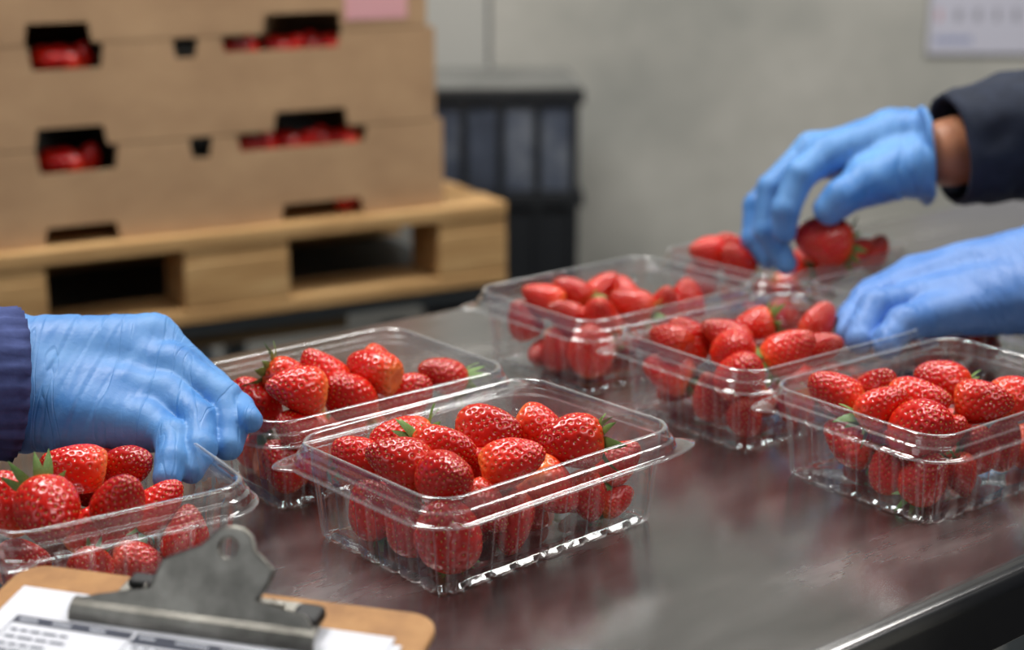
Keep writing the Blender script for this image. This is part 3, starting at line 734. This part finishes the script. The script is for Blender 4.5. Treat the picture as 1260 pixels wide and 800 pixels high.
# rolled glove cuff
cc = at_y(1137, 192, 1.335); a_ = cutn.cross(Vector((0, 0, 1))).normalized(); b_ = cutn.cross(a_)
pts = []
for k in range(49):
    t = 2*math.pi*k/48
    pts.append(cc + a_*math.cos(t)*.0295 + b_*math.sin(t)*.0395 + cutn*(.0025*mnoise.noise(Vector((math.cos(t)*2, math.sin(t)*2, 1)))))
link('glove_cuff', tube_me('glove_cuff', pts, .0028, 10, False), M['glove'], p2)
sleeve('sleeve', [at_y(1168, 184, 1.335), at_y(1215, 176, 1.34), at_y(1330, 160, 1.355), el2], [.046, .053, .060, .066], M['navy'], p2, 8.4, fold=.007)
hand('glove', PALM3, FING3, M['glove2'], p2, at_y(1100, 370, 1.18)-at_y(1290, 345, 1.18), (.5, -.3))
sleeve('sleeve', [at_y(1330, 343, 1.185), at_y(1400, 340, 1.18), el3], [.044, .050, .062], M['navy'], p2, 5.5, fold=.006)
# the strawberry between thumb and fingers
strawberry(HELD, axis(165, 10), .050, 2, 'glossy strawberry pinched between the thumb and fingers of a glove', None, True, True, 1.0, 1.12)

# ------------------------------------------------------------------ clipboard, tilted, its far corner leaning on the punnet's lip
c2 = at_z(33, 692, .049); c1 = at_z(545, 758, .049)
bx = (c1-c2).normalized(); BW = (c1-c2).length; bh = Vector((bx.y, -bx.x, 0)).normalized()
if bh.y > 0: bh = -bh
BLN = .30; drop = .0445
by = (bh*math.sqrt(BLN**2-drop**2) + Vector((0, 0, -drop)))/BLN       # down the board, towards its foot
bz = bx.cross(by).normalized()
if bz.z < 0: bz = -bz
board = empty('clipboard'); board.matrix_world = Matrix(((bx.x, by.x, bz.x, c2.x), (bx.y, by.y, bz.y, c2.y), (bx.z, by.z, bz.z, c2.z), (0, 0, 0, 1)))
BI = board.matrix_world.inverted()
tag(board, 'brown hardboard clipboard with a worn metal clip, leaning on a punnet', 'clipboard')
def onb(px, py, lift=0.):                # pixel -> board coordinates at a height over the board
    p = at_plane(px, py, c2+bz*lift, bz); return BI @ p
flipb = bx.cross(by).dot(bz) < 0
def plate(name, outline, z0, z1, mat_, parent, bev=0):
    bm = bmesh.new(); vs = [bm.verts.new((x, y, z1)) for x, y in outline]; f = bm.faces.new(vs)
    r_ = bmesh.ops.extrude_face_region(bm, geom=[f])
    for v in r_['geom']:
        if isinstance(v, bmesh.types.BMVert): v.co.z = z0
    bmesh.ops.recalc_face_normals(bm, faces=bm.faces[:])
    if bev: bmesh.ops.bevel(bm, geom=[e for e in bm.edges if abs(e.verts[0].co.z-e.verts[1].co.z) < 1e-7], offset=bev, segments=2, affect='EDGES')
    return link(name, from_bm(name, bm), mat_, parent)
def rr_out(x0, x1, y0, y1, r, n=6):
    pts = []
    for cx, cy, a0 in ((x1-r, y1-r, 0), (x0+r, y1-r, 90), (x0+r, y0+r, 180), (x1-r, y0+r, 270)):
        for k in range(n+1):
            a = R(a0+90*k/n); pts.append((cx+r*math.cos(a), cy+r*math.sin(a)))
    return pts
plate('board', rr_out(0, BW, 0, BLN, .014), -.0035, 0, M['cork'], board, .0006)
# sheets of paper
q = [onb(36, 724, .001), onb(496, 787, .001)]
pa = onb(30, 722, .001); pb = onb(497, 788, .001)
pd = Vector((pb.x-pa.x, pb.y-pa.y, 0)).normalized(); pn = Vector((-pd.y, pd.x, 0)); pn = pn if pn.y > 0 else -pn
def sheet(name, o0, x0, x1, y0, y1, z, rnd=.0):
    c_ = [o0+pd*x0+pn*y0, o0+pd*x1+pn*y0, o0+pd*x1+pn*y1, o0+pd*x0+pn*y1]
    return [(p.x, p.y) for p in c_]
pl = (pb-pa).length
PAPER_L = .262
o = plate('paper_sheet', sheet('s', pa, .004, pl+.0005, .004, PAPER_L, 0), .0002, .0009, M['paper'], board)
o = plate('paper_sheet', sheet('s', pa, 0, pl-.004, 0, PAPER_L-.006, 0), .0010, .0016, M['paper'], board)
# printed form: dark heading bar, light text, ruled boxes
PZ = .0016
ha = onb(22, 757, PZ); hb = onb(300, 800, PZ)
hd = Vector((hb.x-ha.x, hb.y-ha.y, 0)).normalized(); hn = Vector((-hd.y, hd.x, 0)); hn = hn if hn.y > 0 else -hn
def quads(name, rects, mat_, z):
    V, Fc = [], []
    for x0, x1, y0, y1 in rects:
        b0 = len(V)
        for x, y in ((x0, y0), (x1, y0), (x1, y1), (x0, y1)):
            p = ha+hd*x+hn*y; V.append((p.x, p.y, z))
        Fc.append((b0, b0+1, b0+2, b0+3) if not flipb else (b0+3, b0+2, b0+1, b0))
    o_ = link(name, mesh(name, V, Fc), mat_, board); return o_
FWID = BW*.80
rp = random.Random(4)
quads('form_heading', [(0, .060, 0, .0052), (.0615, FWID, .0, .0078)], M['ink_dark'], PZ+.0002)
txt = []
for x0, x1 in ((.003, .014), (.020, .031), (.039, .048), (.064, .073), (.082, .098), (.104, .118)):
    txt += [(x0+i*.0016, x0+i*.0016+.0011, .0016, .0037) for i in range(int((x1-x0)/.0016))]
quads('heading_text', txt, M['ink_light'], PZ+.0003)
lines = [(0, FWID, y, y+.0005) for y in (.024, .040, .056, .072, .088)] + [(x, x+.0005, .005, .090) for x in (0, .0605, .11, FWID)]
quads('form_rule', lines, M['ink'], PZ+.0002)
txt = []
for row in range(16):
    y = .0095+row*.0052
    for x0 in (.003, .064, .113):
        x = x0
        while x < x0+rp.uniform(.016, .040):
            w_ = rp.uniform(.003, .008); txt.append((x, x+w_, y, y+.0017)); x += w_+.0014
quads('form_text', txt, M['ink'], PZ+.0002)

# the metal clip: jaw line on the paper, lever rising to the board's head
clip = empty('clip'); clip.parent = board
ja_, jb_ = onb(88, 752, .004), onb(388, 793, .004)
jd = (jb_-ja_).normalized(); CW = (jb_-ja_).length
jn = Vector((-jd.y, jd.x, 0)); jn = jn if jn.y < 0 else -jn          # towards the head of the board
TILT = R(52)
ln = jn*math.cos(TILT)+Vector((0, 0, 1))*math.sin(TILT)
wj, wl = board.matrix_world @ ja_, (board.matrix_world.to_3x3() @ ln)
wjd = board.matrix_world.to_3x3() @ jd
wn = wjd.cross(wl).normalized()
def onc(px, py):                         # pixel -> (along jaw, up lever)
    p = at_plane(px, py, wj, wn)-wj; return (p.dot(wjd), p.dot(wl))
outl = [(88, 751), (91, 737), (120, 731), (160, 726), (187, 723), (192, 712), (202, 690), (226, 681), (249, 673), (259, 664), (267, 656), (277, 651), (289, 650), (300, 653), (309, 661), (312, 670), (313, 679), (324, 690), (337, 702), (331, 716), (316, 739), (346, 748), (376, 757), (387, 774), (388, 791)]
OC = [onc(*p) for p in outl]; HC = onc(282, 674); HRAD = .0048
bm = bmesh.new()
vs = [bm.verts.new((x, y, 0)) for x, y in OC]; es = [bm.edges.new((vs[i], vs[(i+1) % len(vs)])) for i in range(len(vs))]
hv = [bm.verts.new((HC[0]+HRAD*math.cos(2*math.pi*k/24), HC[1]+HRAD*math.sin(2*math.pi*k/24), 0)) for k in range(24)]
es += [bm.edges.new((hv[i], hv[(i+1) % 24])) for i in range(24)]
bmesh.ops.triangle_fill(bm, edges=es, use_beauty=True)
bm.normal_update()
r_ = bmesh.ops.solidify(bm, geom=bm.faces[:], thickness=.0013)
bmesh.ops.recalc_face_normals(bm, faces=bm.faces[:])
lever_me = from_bm('lever', bm)
LM = Matrix(((jd.x, ln.x, jd.cross(ln).x, ja_.x), (jd.y, ln.y, jd.cross(ln).y, ja_.y), (jd.z, ln.z, jd.cross(ln).z, ja_.z), (0, 0, 0, 1)))
lever = link('lever', lever_me, M['clip'], clip); lever.matrix_local = LM
bv = lever.modifiers.new('bevel', 'BEVEL'); bv.width = .0005; bv.segments = 2; bv.limit_method = 'ANGLE'
# rolled eyelet round the hole and raised rim along the lever
pts = [(HC[0]+(HRAD+.0006)*math.cos(2*math.pi*k/32), HC[1]+(HRAD+.0006)*math.sin(2*math.pi*k/32), 0) for k in range(33)]
o = link('eyelet', tube_me('eyelet', pts, .0012, 8, False), M['clip'], clip); o.matrix_local = LM
ed = [(x, y, 0) for x, y in OC[4:21]]
o = link('lever_rim', tube_me('lever_rim', ed, .00115, 8), M['clip'], clip); o.matrix_local = LM
# jaw: half-round folded bar biting the paper
V, Fc = [], []
prof = [(.0065, .0095), (.0035, .0098), (.0005, .0085), (-.0018, .0060), (-.0026, .0030), (-.0022, .0004), (-.0008, .0002), (-.0010, .0030), (0, .0055), (.002, .0072), (.0065, .0080)]
nj = 2
for i in range(nj):
    for u_, h_ in prof:
        p = ja_+jd*(CW*i/(nj-1))+jn*(u_-.001)+Vector((0, 0, h_-.0045)); V.append(p)
np_ = len(prof)
for k in range(np_): Fc.append((k, (k+1) % np_, np_+(k+1) % np_, np_+k))
Fc += [tuple(range(np_)), tuple(range(2*np_-1, np_-1, -1))]
me = mesh('jaw', V, Fc); bmx = bmesh.new(); bmx.from_mesh(me); bmesh.ops.recalc_face_normals(bmx, faces=bmx.faces[:]); bmx.to_mesh(me); bmx.free()
link('jaw', me, M['clip'], clip)
# base plate, spring, rubber feet
def cbox(name, a0, a1, n0, n1, z0, z1, mat_, bev=.0008):
    o_ = link(name, box_me(name, a0, a1, n0, n1, z0, z1, bev), mat_, clip)
    jz = Vector((0, 0, 1)); yv = jn
    o_.matrix_local = Matrix(((jd.x, yv.x, 0, ja_.x), (jd.y, yv.y, 0, ja_.y), (0, 0, 1, 0), (0, 0, 0, 1)))
    return o_
cbox('base_plate', .012, CW-.010, .004, .030, .0017, .0035, M['clip'])
cbox('rubber_foot', .016, .040, .0225, .031, .0035, .0085, M['black'], .002)
cbox('rubber_foot', CW-.016, CW-.002, .006, .021, .0035, .0110, M['black'], .003)
o = cbox('pivot_lug', CW-.046, CW-.022, .017, .020, .0035, .0100, M['clip'])
sp = []
for k in range(90):
    a = k*.75; sp.append(ja_+jd*(.028+k*.00075)+jn*(.017+.0030*math.cos(a))+Vector((0, 0, .0045+.0030*math.sin(a))))
link('spring', tube_me('spring', sp, .0006, 6), M['clip'], clip)

# ------------------------------------------------------------------ stacked cardboard trays on a pallet
SA = .50
sU, sN = Vector((math.cos(SA), math.sin(SA), 0)), Vector((-math.sin(SA), math.cos(SA), 0))      # along the front / into the stack
FC = at_y(545, 200, 2.15); FC.z = 0                                                        # front corner line of the stack
fn_ = -sN
def ons(px, py, off=0.):               # pixel -> (distance from the stack's corner along the front, height), off = plane in front
    p = at_plane(px, py, Vector((FC.x, FC.y, 0))-sN*off, fn_); q_ = p-Vector((FC.x, FC.y, 0)); return q_.dot(sU), p.z
TRAY_L, TRAY_D = .66, .60
zb = [ons(548, 252)[1], ons(542, 146)[1], ons(530, 32)[1]]; zb.append(zb[2]+(zb[2]-zb[1])); zb.append(zb[3]+(zb[2]-zb[1]))
tray_labels = ['cardboard strawberry tray lying directly on the pallet', 'cardboard strawberry tray between the lowest and the upper trays of the stack', 'cardboard strawberry tray bearing a pink paper label', 'cardboard tray topping the stack of strawberry trays']
def notched(x0, x1, z0, z1, top, bot):
    """front outline with notches: lists of (xa, xb, depth)"""
    pts = [(x0, z0)]
    for a, b, d in sorted(bot): pts += [(a, z0), (a+.004, z0+d), (b-.004, z0+d), (b, z0)]
    pts += [(x1, z0), (x1, z1)]
    for a, b, d in sorted(top, reverse=True): pts += [(b, z1), (b-.004, z1-d), (a+.004, z1-d), (a, z1)]
    pts += [(x0, z1)]
    return pts
sx_ = lambda px, py: ons(px, py)[0]
topn = {0: [(sx_(44, 190), sx_(146, 190), .030), (sx_(233, 180), sx_(262, 180), .026), (sx_(292, 175), sx_(452, 170), .022)],
        1: [(sx_(34, 70), sx_(128, 70), .030), (sx_(212, 55), sx_(244, 55), .024), (sx_(272, 50), sx_(420, 45), .020)], 2: [(-.50, -.40, .03), (-.28, -.12, .022)], 3: []}
botn = {0: [(sx_(55, 295), sx_(148, 285), .022), (sx_(346, 262), sx_(448, 258), .022)], 1: [(sx_(42, 165), sx_(132, 165), .024), (sx_(336, 145), sx_(428, 145), .024)],
        2: [(sx_(28, 35), sx_(112, 32), .024), (sx_(322, 25), sx_(420, 20), .024)], 3: [(-.50, -.40, .024), (-.25, -.14, .024)]}
shift = [0, -.010, -.022, -.026]
TH = .005
for i in range(4):
    z0, z1 = zb[i]+.0005, zb[i+1]-.001
    tr = empty('cardboard_tray', (FC.x+sU.x*shift[i], FC.y+sU.y*shift[i], 0), SA); tag(tr, tray_labels[i], 'tray', 'stacked cardboard strawberry trays')
    sh_ = lambda L_: [(a-shift[i], b-shift[i], d) for a, b, d in L_]
    link('front_panel', prism_me('front_panel', notched(-TRAY_L, 0, z0, z1, sh_(topn[i]), sh_(botn[i])), 0, TH), M['card'], tr)
    link('back_panel', prism_me('back_panel', notched(-TRAY_L, 0, z0, z1, [(-.5, -.4, .03), (-.28, -.12, .022)], []), TRAY_D-TH, TRAY_D), M['card'], tr)
    for xa, xb in ((-TRAY_L, -TRAY_L+TH), (-TH, 0)):
        link('side_panel', box_me('side_panel', xa, xb, TH+.0002, TRAY_D-TH-.0002, z0, z1), M['card'], tr)
    link('tray_floor', box_me('tray_floor', -TRAY_L+TH, -TH, TH+.0002, TRAY_D-TH-.0002, z0+.034, z0+.038), M['card'], tr)
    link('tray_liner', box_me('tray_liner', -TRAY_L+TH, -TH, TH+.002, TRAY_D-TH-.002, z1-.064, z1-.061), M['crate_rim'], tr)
    for k in range(1):                       # folded corner posts
        link('corner_post', box_me('corner_post', -TRAY_L+TH if k else -.035, -TRAY_L+.035 if k else -TH, TH+.0005, TH+.0045, z0+.04, z1-.002), M['card'], tr)
    if i == 2:
        a, b = ons(424, 0)[0]-shift[i], ons(500, 0)[0]-shift[i]
        link('paper_label', box_me('paper_label', a, b, -.0012, 0, z0+.012, z1-.03), M['pink'], tr)
    # strawberries along the open front
    if i < 3:
        spots = {0: [(66, 187), (108, 185), (82, 178), (305, 180), (328, 176), (352, 171), (376, 173), (398, 168), (424, 168)],
                 1: [(58, 64), (98, 62), (78, 56), (285, 50), (304, 48), (340, 47), (358, 44), (384, 44), (405, 42)], 2: []}[i]
        for k, (px, py) in enumerate(spots):
            p = at_plane(px, py, Vector((FC.x, FC.y, 0))+sN*(.025+.008*(k % 2)), fn_)
            p.z = max(p.z, z1-.061+.0170); p.z = min(p.z, z1-.020) if i < 2 else z1-.04
            strawberry(p, axis((k*67) % 180, 20), .042, k, ['strawberry in the cardboard tray lying on the pallet', 'strawberry in the cardboard tray second up from the pallet', 'strawberry in the pink-labelled tray'][i], 'strawberries in the cardboard trays', k in (1, 7), False, k)
p = at_plane(428, 268, Vector((FC.x, FC.y, 0))+sN*.03, fn_); p.z = zb[0]+.0135
strawberry(p, axis(10, 10), .038, 2, 'strawberry showing through the hand hole just above the pallet', None, False, False, 1)
# pallet
PZT = zb[0]; pal = empty('pallet', (FC.x, FC.y, 0), SA); tag(pal, 'pale pine pallet under the stack of cardboard trays', 'pallet')
x1 = ons(622, 300, .012)[0]; PD = .80
y0 = -.018
zt = PZT; z_top = zt-.0005; z_open = ons(440, 322, .018)[1]; z_low = ons(440, 345, .018)[1]; z_bot = ons(440, 372, .018)[1]
H_ = [ons(620, 268, .018)[1], ons(540, 302, .018)[1], ons(540, 342, .018)[1], ons(600, 352, .018)[1]]
deck_t = .020; h_tot = .110
zdeck0 = zt-deck_t
xl = x1-.82
blk = [(x1-.105, x1), (ons(228, 340, .018)[0], ons(357, 330, .018)[0]), (xl, ons(58, 350, .018)[0])]
nb_ = 8
for k in range(nb_):                       # deck boards run along the front
    ya = y0+k*(PD-.085)/(nb_-1)
    link('deck_board', box_me('deck_board', xl, x1, ya, ya+.085, zdeck0, zt-.0008, .002), M['wood'], pal)
for xa, xb in blk:
    link('cross_board', box_me('cross_board', xa, xb, y0+.002, y0+PD-.002, zdeck0-.018, zdeck0-.0002, .002), M['wood'], pal)
    for ya in (y0+.001, y0+PD/2-.045, y0+PD-.091):
        link('block', box_me('block', xa, xb, ya, ya+.09, zdeck0-.078, zdeck0-.0182, .002), M['wood'], pal)
    
for ya in (y0, y0+PD/2-.045, y0+PD-.09):
    link('bottom_board', box_me('bottom_board', xl, x1, ya, ya+.09, zdeck0-.096, zdeck0-.0782, .002), M['wood'], pal)
zp = zdeck0-.0965
# stand carrying the pallet
st_ = empty('steel_stand', (FC.x, FC.y, 0), SA); tag(st_, 'low grey steel stand with timber bearers beneath the pallet', 'stand')
for ya in (.02, PD-.12):
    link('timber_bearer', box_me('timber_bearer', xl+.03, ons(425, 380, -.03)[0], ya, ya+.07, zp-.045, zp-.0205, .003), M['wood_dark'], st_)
for xa in (xl+.04, ons(248, 420, 0)[0]-.015, x1-.17):
    for ya in (.005, PD-.09):
        link('leg', box_me('leg', xa, xa+.034, ya, ya+.034, 0, zp-.0457, .002), M['greysteel'], st_)
link('blocking_plate', box_me('blocking_plate', xl, x1-.02, .0, PD-.05, zp-.0203, zp-.0003, .002), M['greysteel'], st_)  # added plate, keeps the lit floor from showing through the pallet openings
# ------------------------------------------------------------------ dark crates against the wall
CY = 2.78
cl, cr = at_y(520, 112, CY).x-.02, at_y(714, 112, CY).x
ctop = at_y(630, 112, CY).z; chh = .182
nC = 5; z0c = ctop-nC*chh
crate_labels = ['dark crate at the very bottom of the stack by the wall', 'dark crate second from the floor in the stack by the wall', 'dark crate third from the floor in the stack by the wall', 'black plastic crate directly beneath the top crate', 'blue-grey plastic crate with a dusty lid, top of the stack by the wall']
hgt = ctop/nC
for i in range(nC):
    ce = empty('plastic_crate', ((cl+cr)/2, CY+.16, i*hgt), .06); tag(ce, crate_labels[i], 'crate', 'dark plastic crates by the wall')
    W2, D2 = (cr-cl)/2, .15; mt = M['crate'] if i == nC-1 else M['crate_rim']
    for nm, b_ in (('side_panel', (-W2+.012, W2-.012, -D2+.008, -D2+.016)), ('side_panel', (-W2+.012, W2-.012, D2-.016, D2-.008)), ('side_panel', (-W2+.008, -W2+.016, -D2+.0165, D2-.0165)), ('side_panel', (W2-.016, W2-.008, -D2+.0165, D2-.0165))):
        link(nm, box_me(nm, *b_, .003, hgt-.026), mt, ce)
    link('crate_floor', box_me('crate_floor', -W2+.017, W2-.017, -D2+.017, D2-.017, .002, .008), mt, ce)
    for b_ in ((-W2, W2, -D2, -D2+.0165), (-W2, W2, D2-.0165, D2), (-W2, -W2+.0165, -D2+.017, D2-.017), (W2-.0165, W2, -D2+.017, D2-.017)):
        link('rim', box_me('rim', *b_, hgt-.0255, hgt-.0005, .002), M['crate_rim'], ce)
    for k in range(5):
        xk = -W2+.012+(2*W2-.036)*k/4
        link('rib', box_me('rib', xk, xk+.012, -D2, -D2+.0078, .001, hgt-.026, .001), M['crate_rim'], ce)
    if i == nC-1: link('lid', box_me('lid', -W2+.004, W2-.004, -D2+.004, D2-.004, hgt, hgt+.006, .002), M['lid'], ce)

# ------------------------------------------------------------------ wall calendar
ca = at_y(1140, 66, WY); cw_, ch_ = .34, .30
cal = empty('wall_calendar', (ca.x, WY-.003, ca.z)); tag(cal, 'white wall calendar page with faint date figures', 'calendar')
link('page', box_me('page', 0, cw_, -.003, .0028, 0, ch_), M['calendar'], cal)
link('backing_board', box_me('backing_board', -.003, cw_+.003, .001, .0029, -.008, ch_), mat('calendar_backing', g((120, 120, 112)), .8), cal)
def fig(name, rects, mat_, y=-.0034):
    V, Fc = [], []
    for x0, x1_, z0, z1 in rects:
        b0 = len(V); V += [(x0, y, z0), (x1_, y, z0), (x1_, y, z1), (x0, y, z1)]; Fc.append((b0, b0+1, b0+2, b0+3))
    link(name, mesh(name, V, Fc), mat_, cal)
inkc = mat('calendar_grey', g((138, 138, 150)), .8); inkb = mat('calendar_blue', g((138, 150, 190)), .8); inkr = mat('calendar_red', g((206, 160, 166)), .8)
cell = .0385
for r_i in range(4):
    for k in range(8):
        zc = .066+r_i*.052; xk = .018+k*cell
        fig('date_figure', [(xk-.006, xk-.001, zc, zc+.022), (xk+.001, xk+.0065, zc, zc+.022)] if (k+r_i) % 3 else [(xk-.004, xk+.005, zc, zc+.022)], inkr if k == 0 else inkc)
fig('caption', [(.012+i*.013, .012+i*.013+.010, .022, .034) for i in range(6)], inkb)
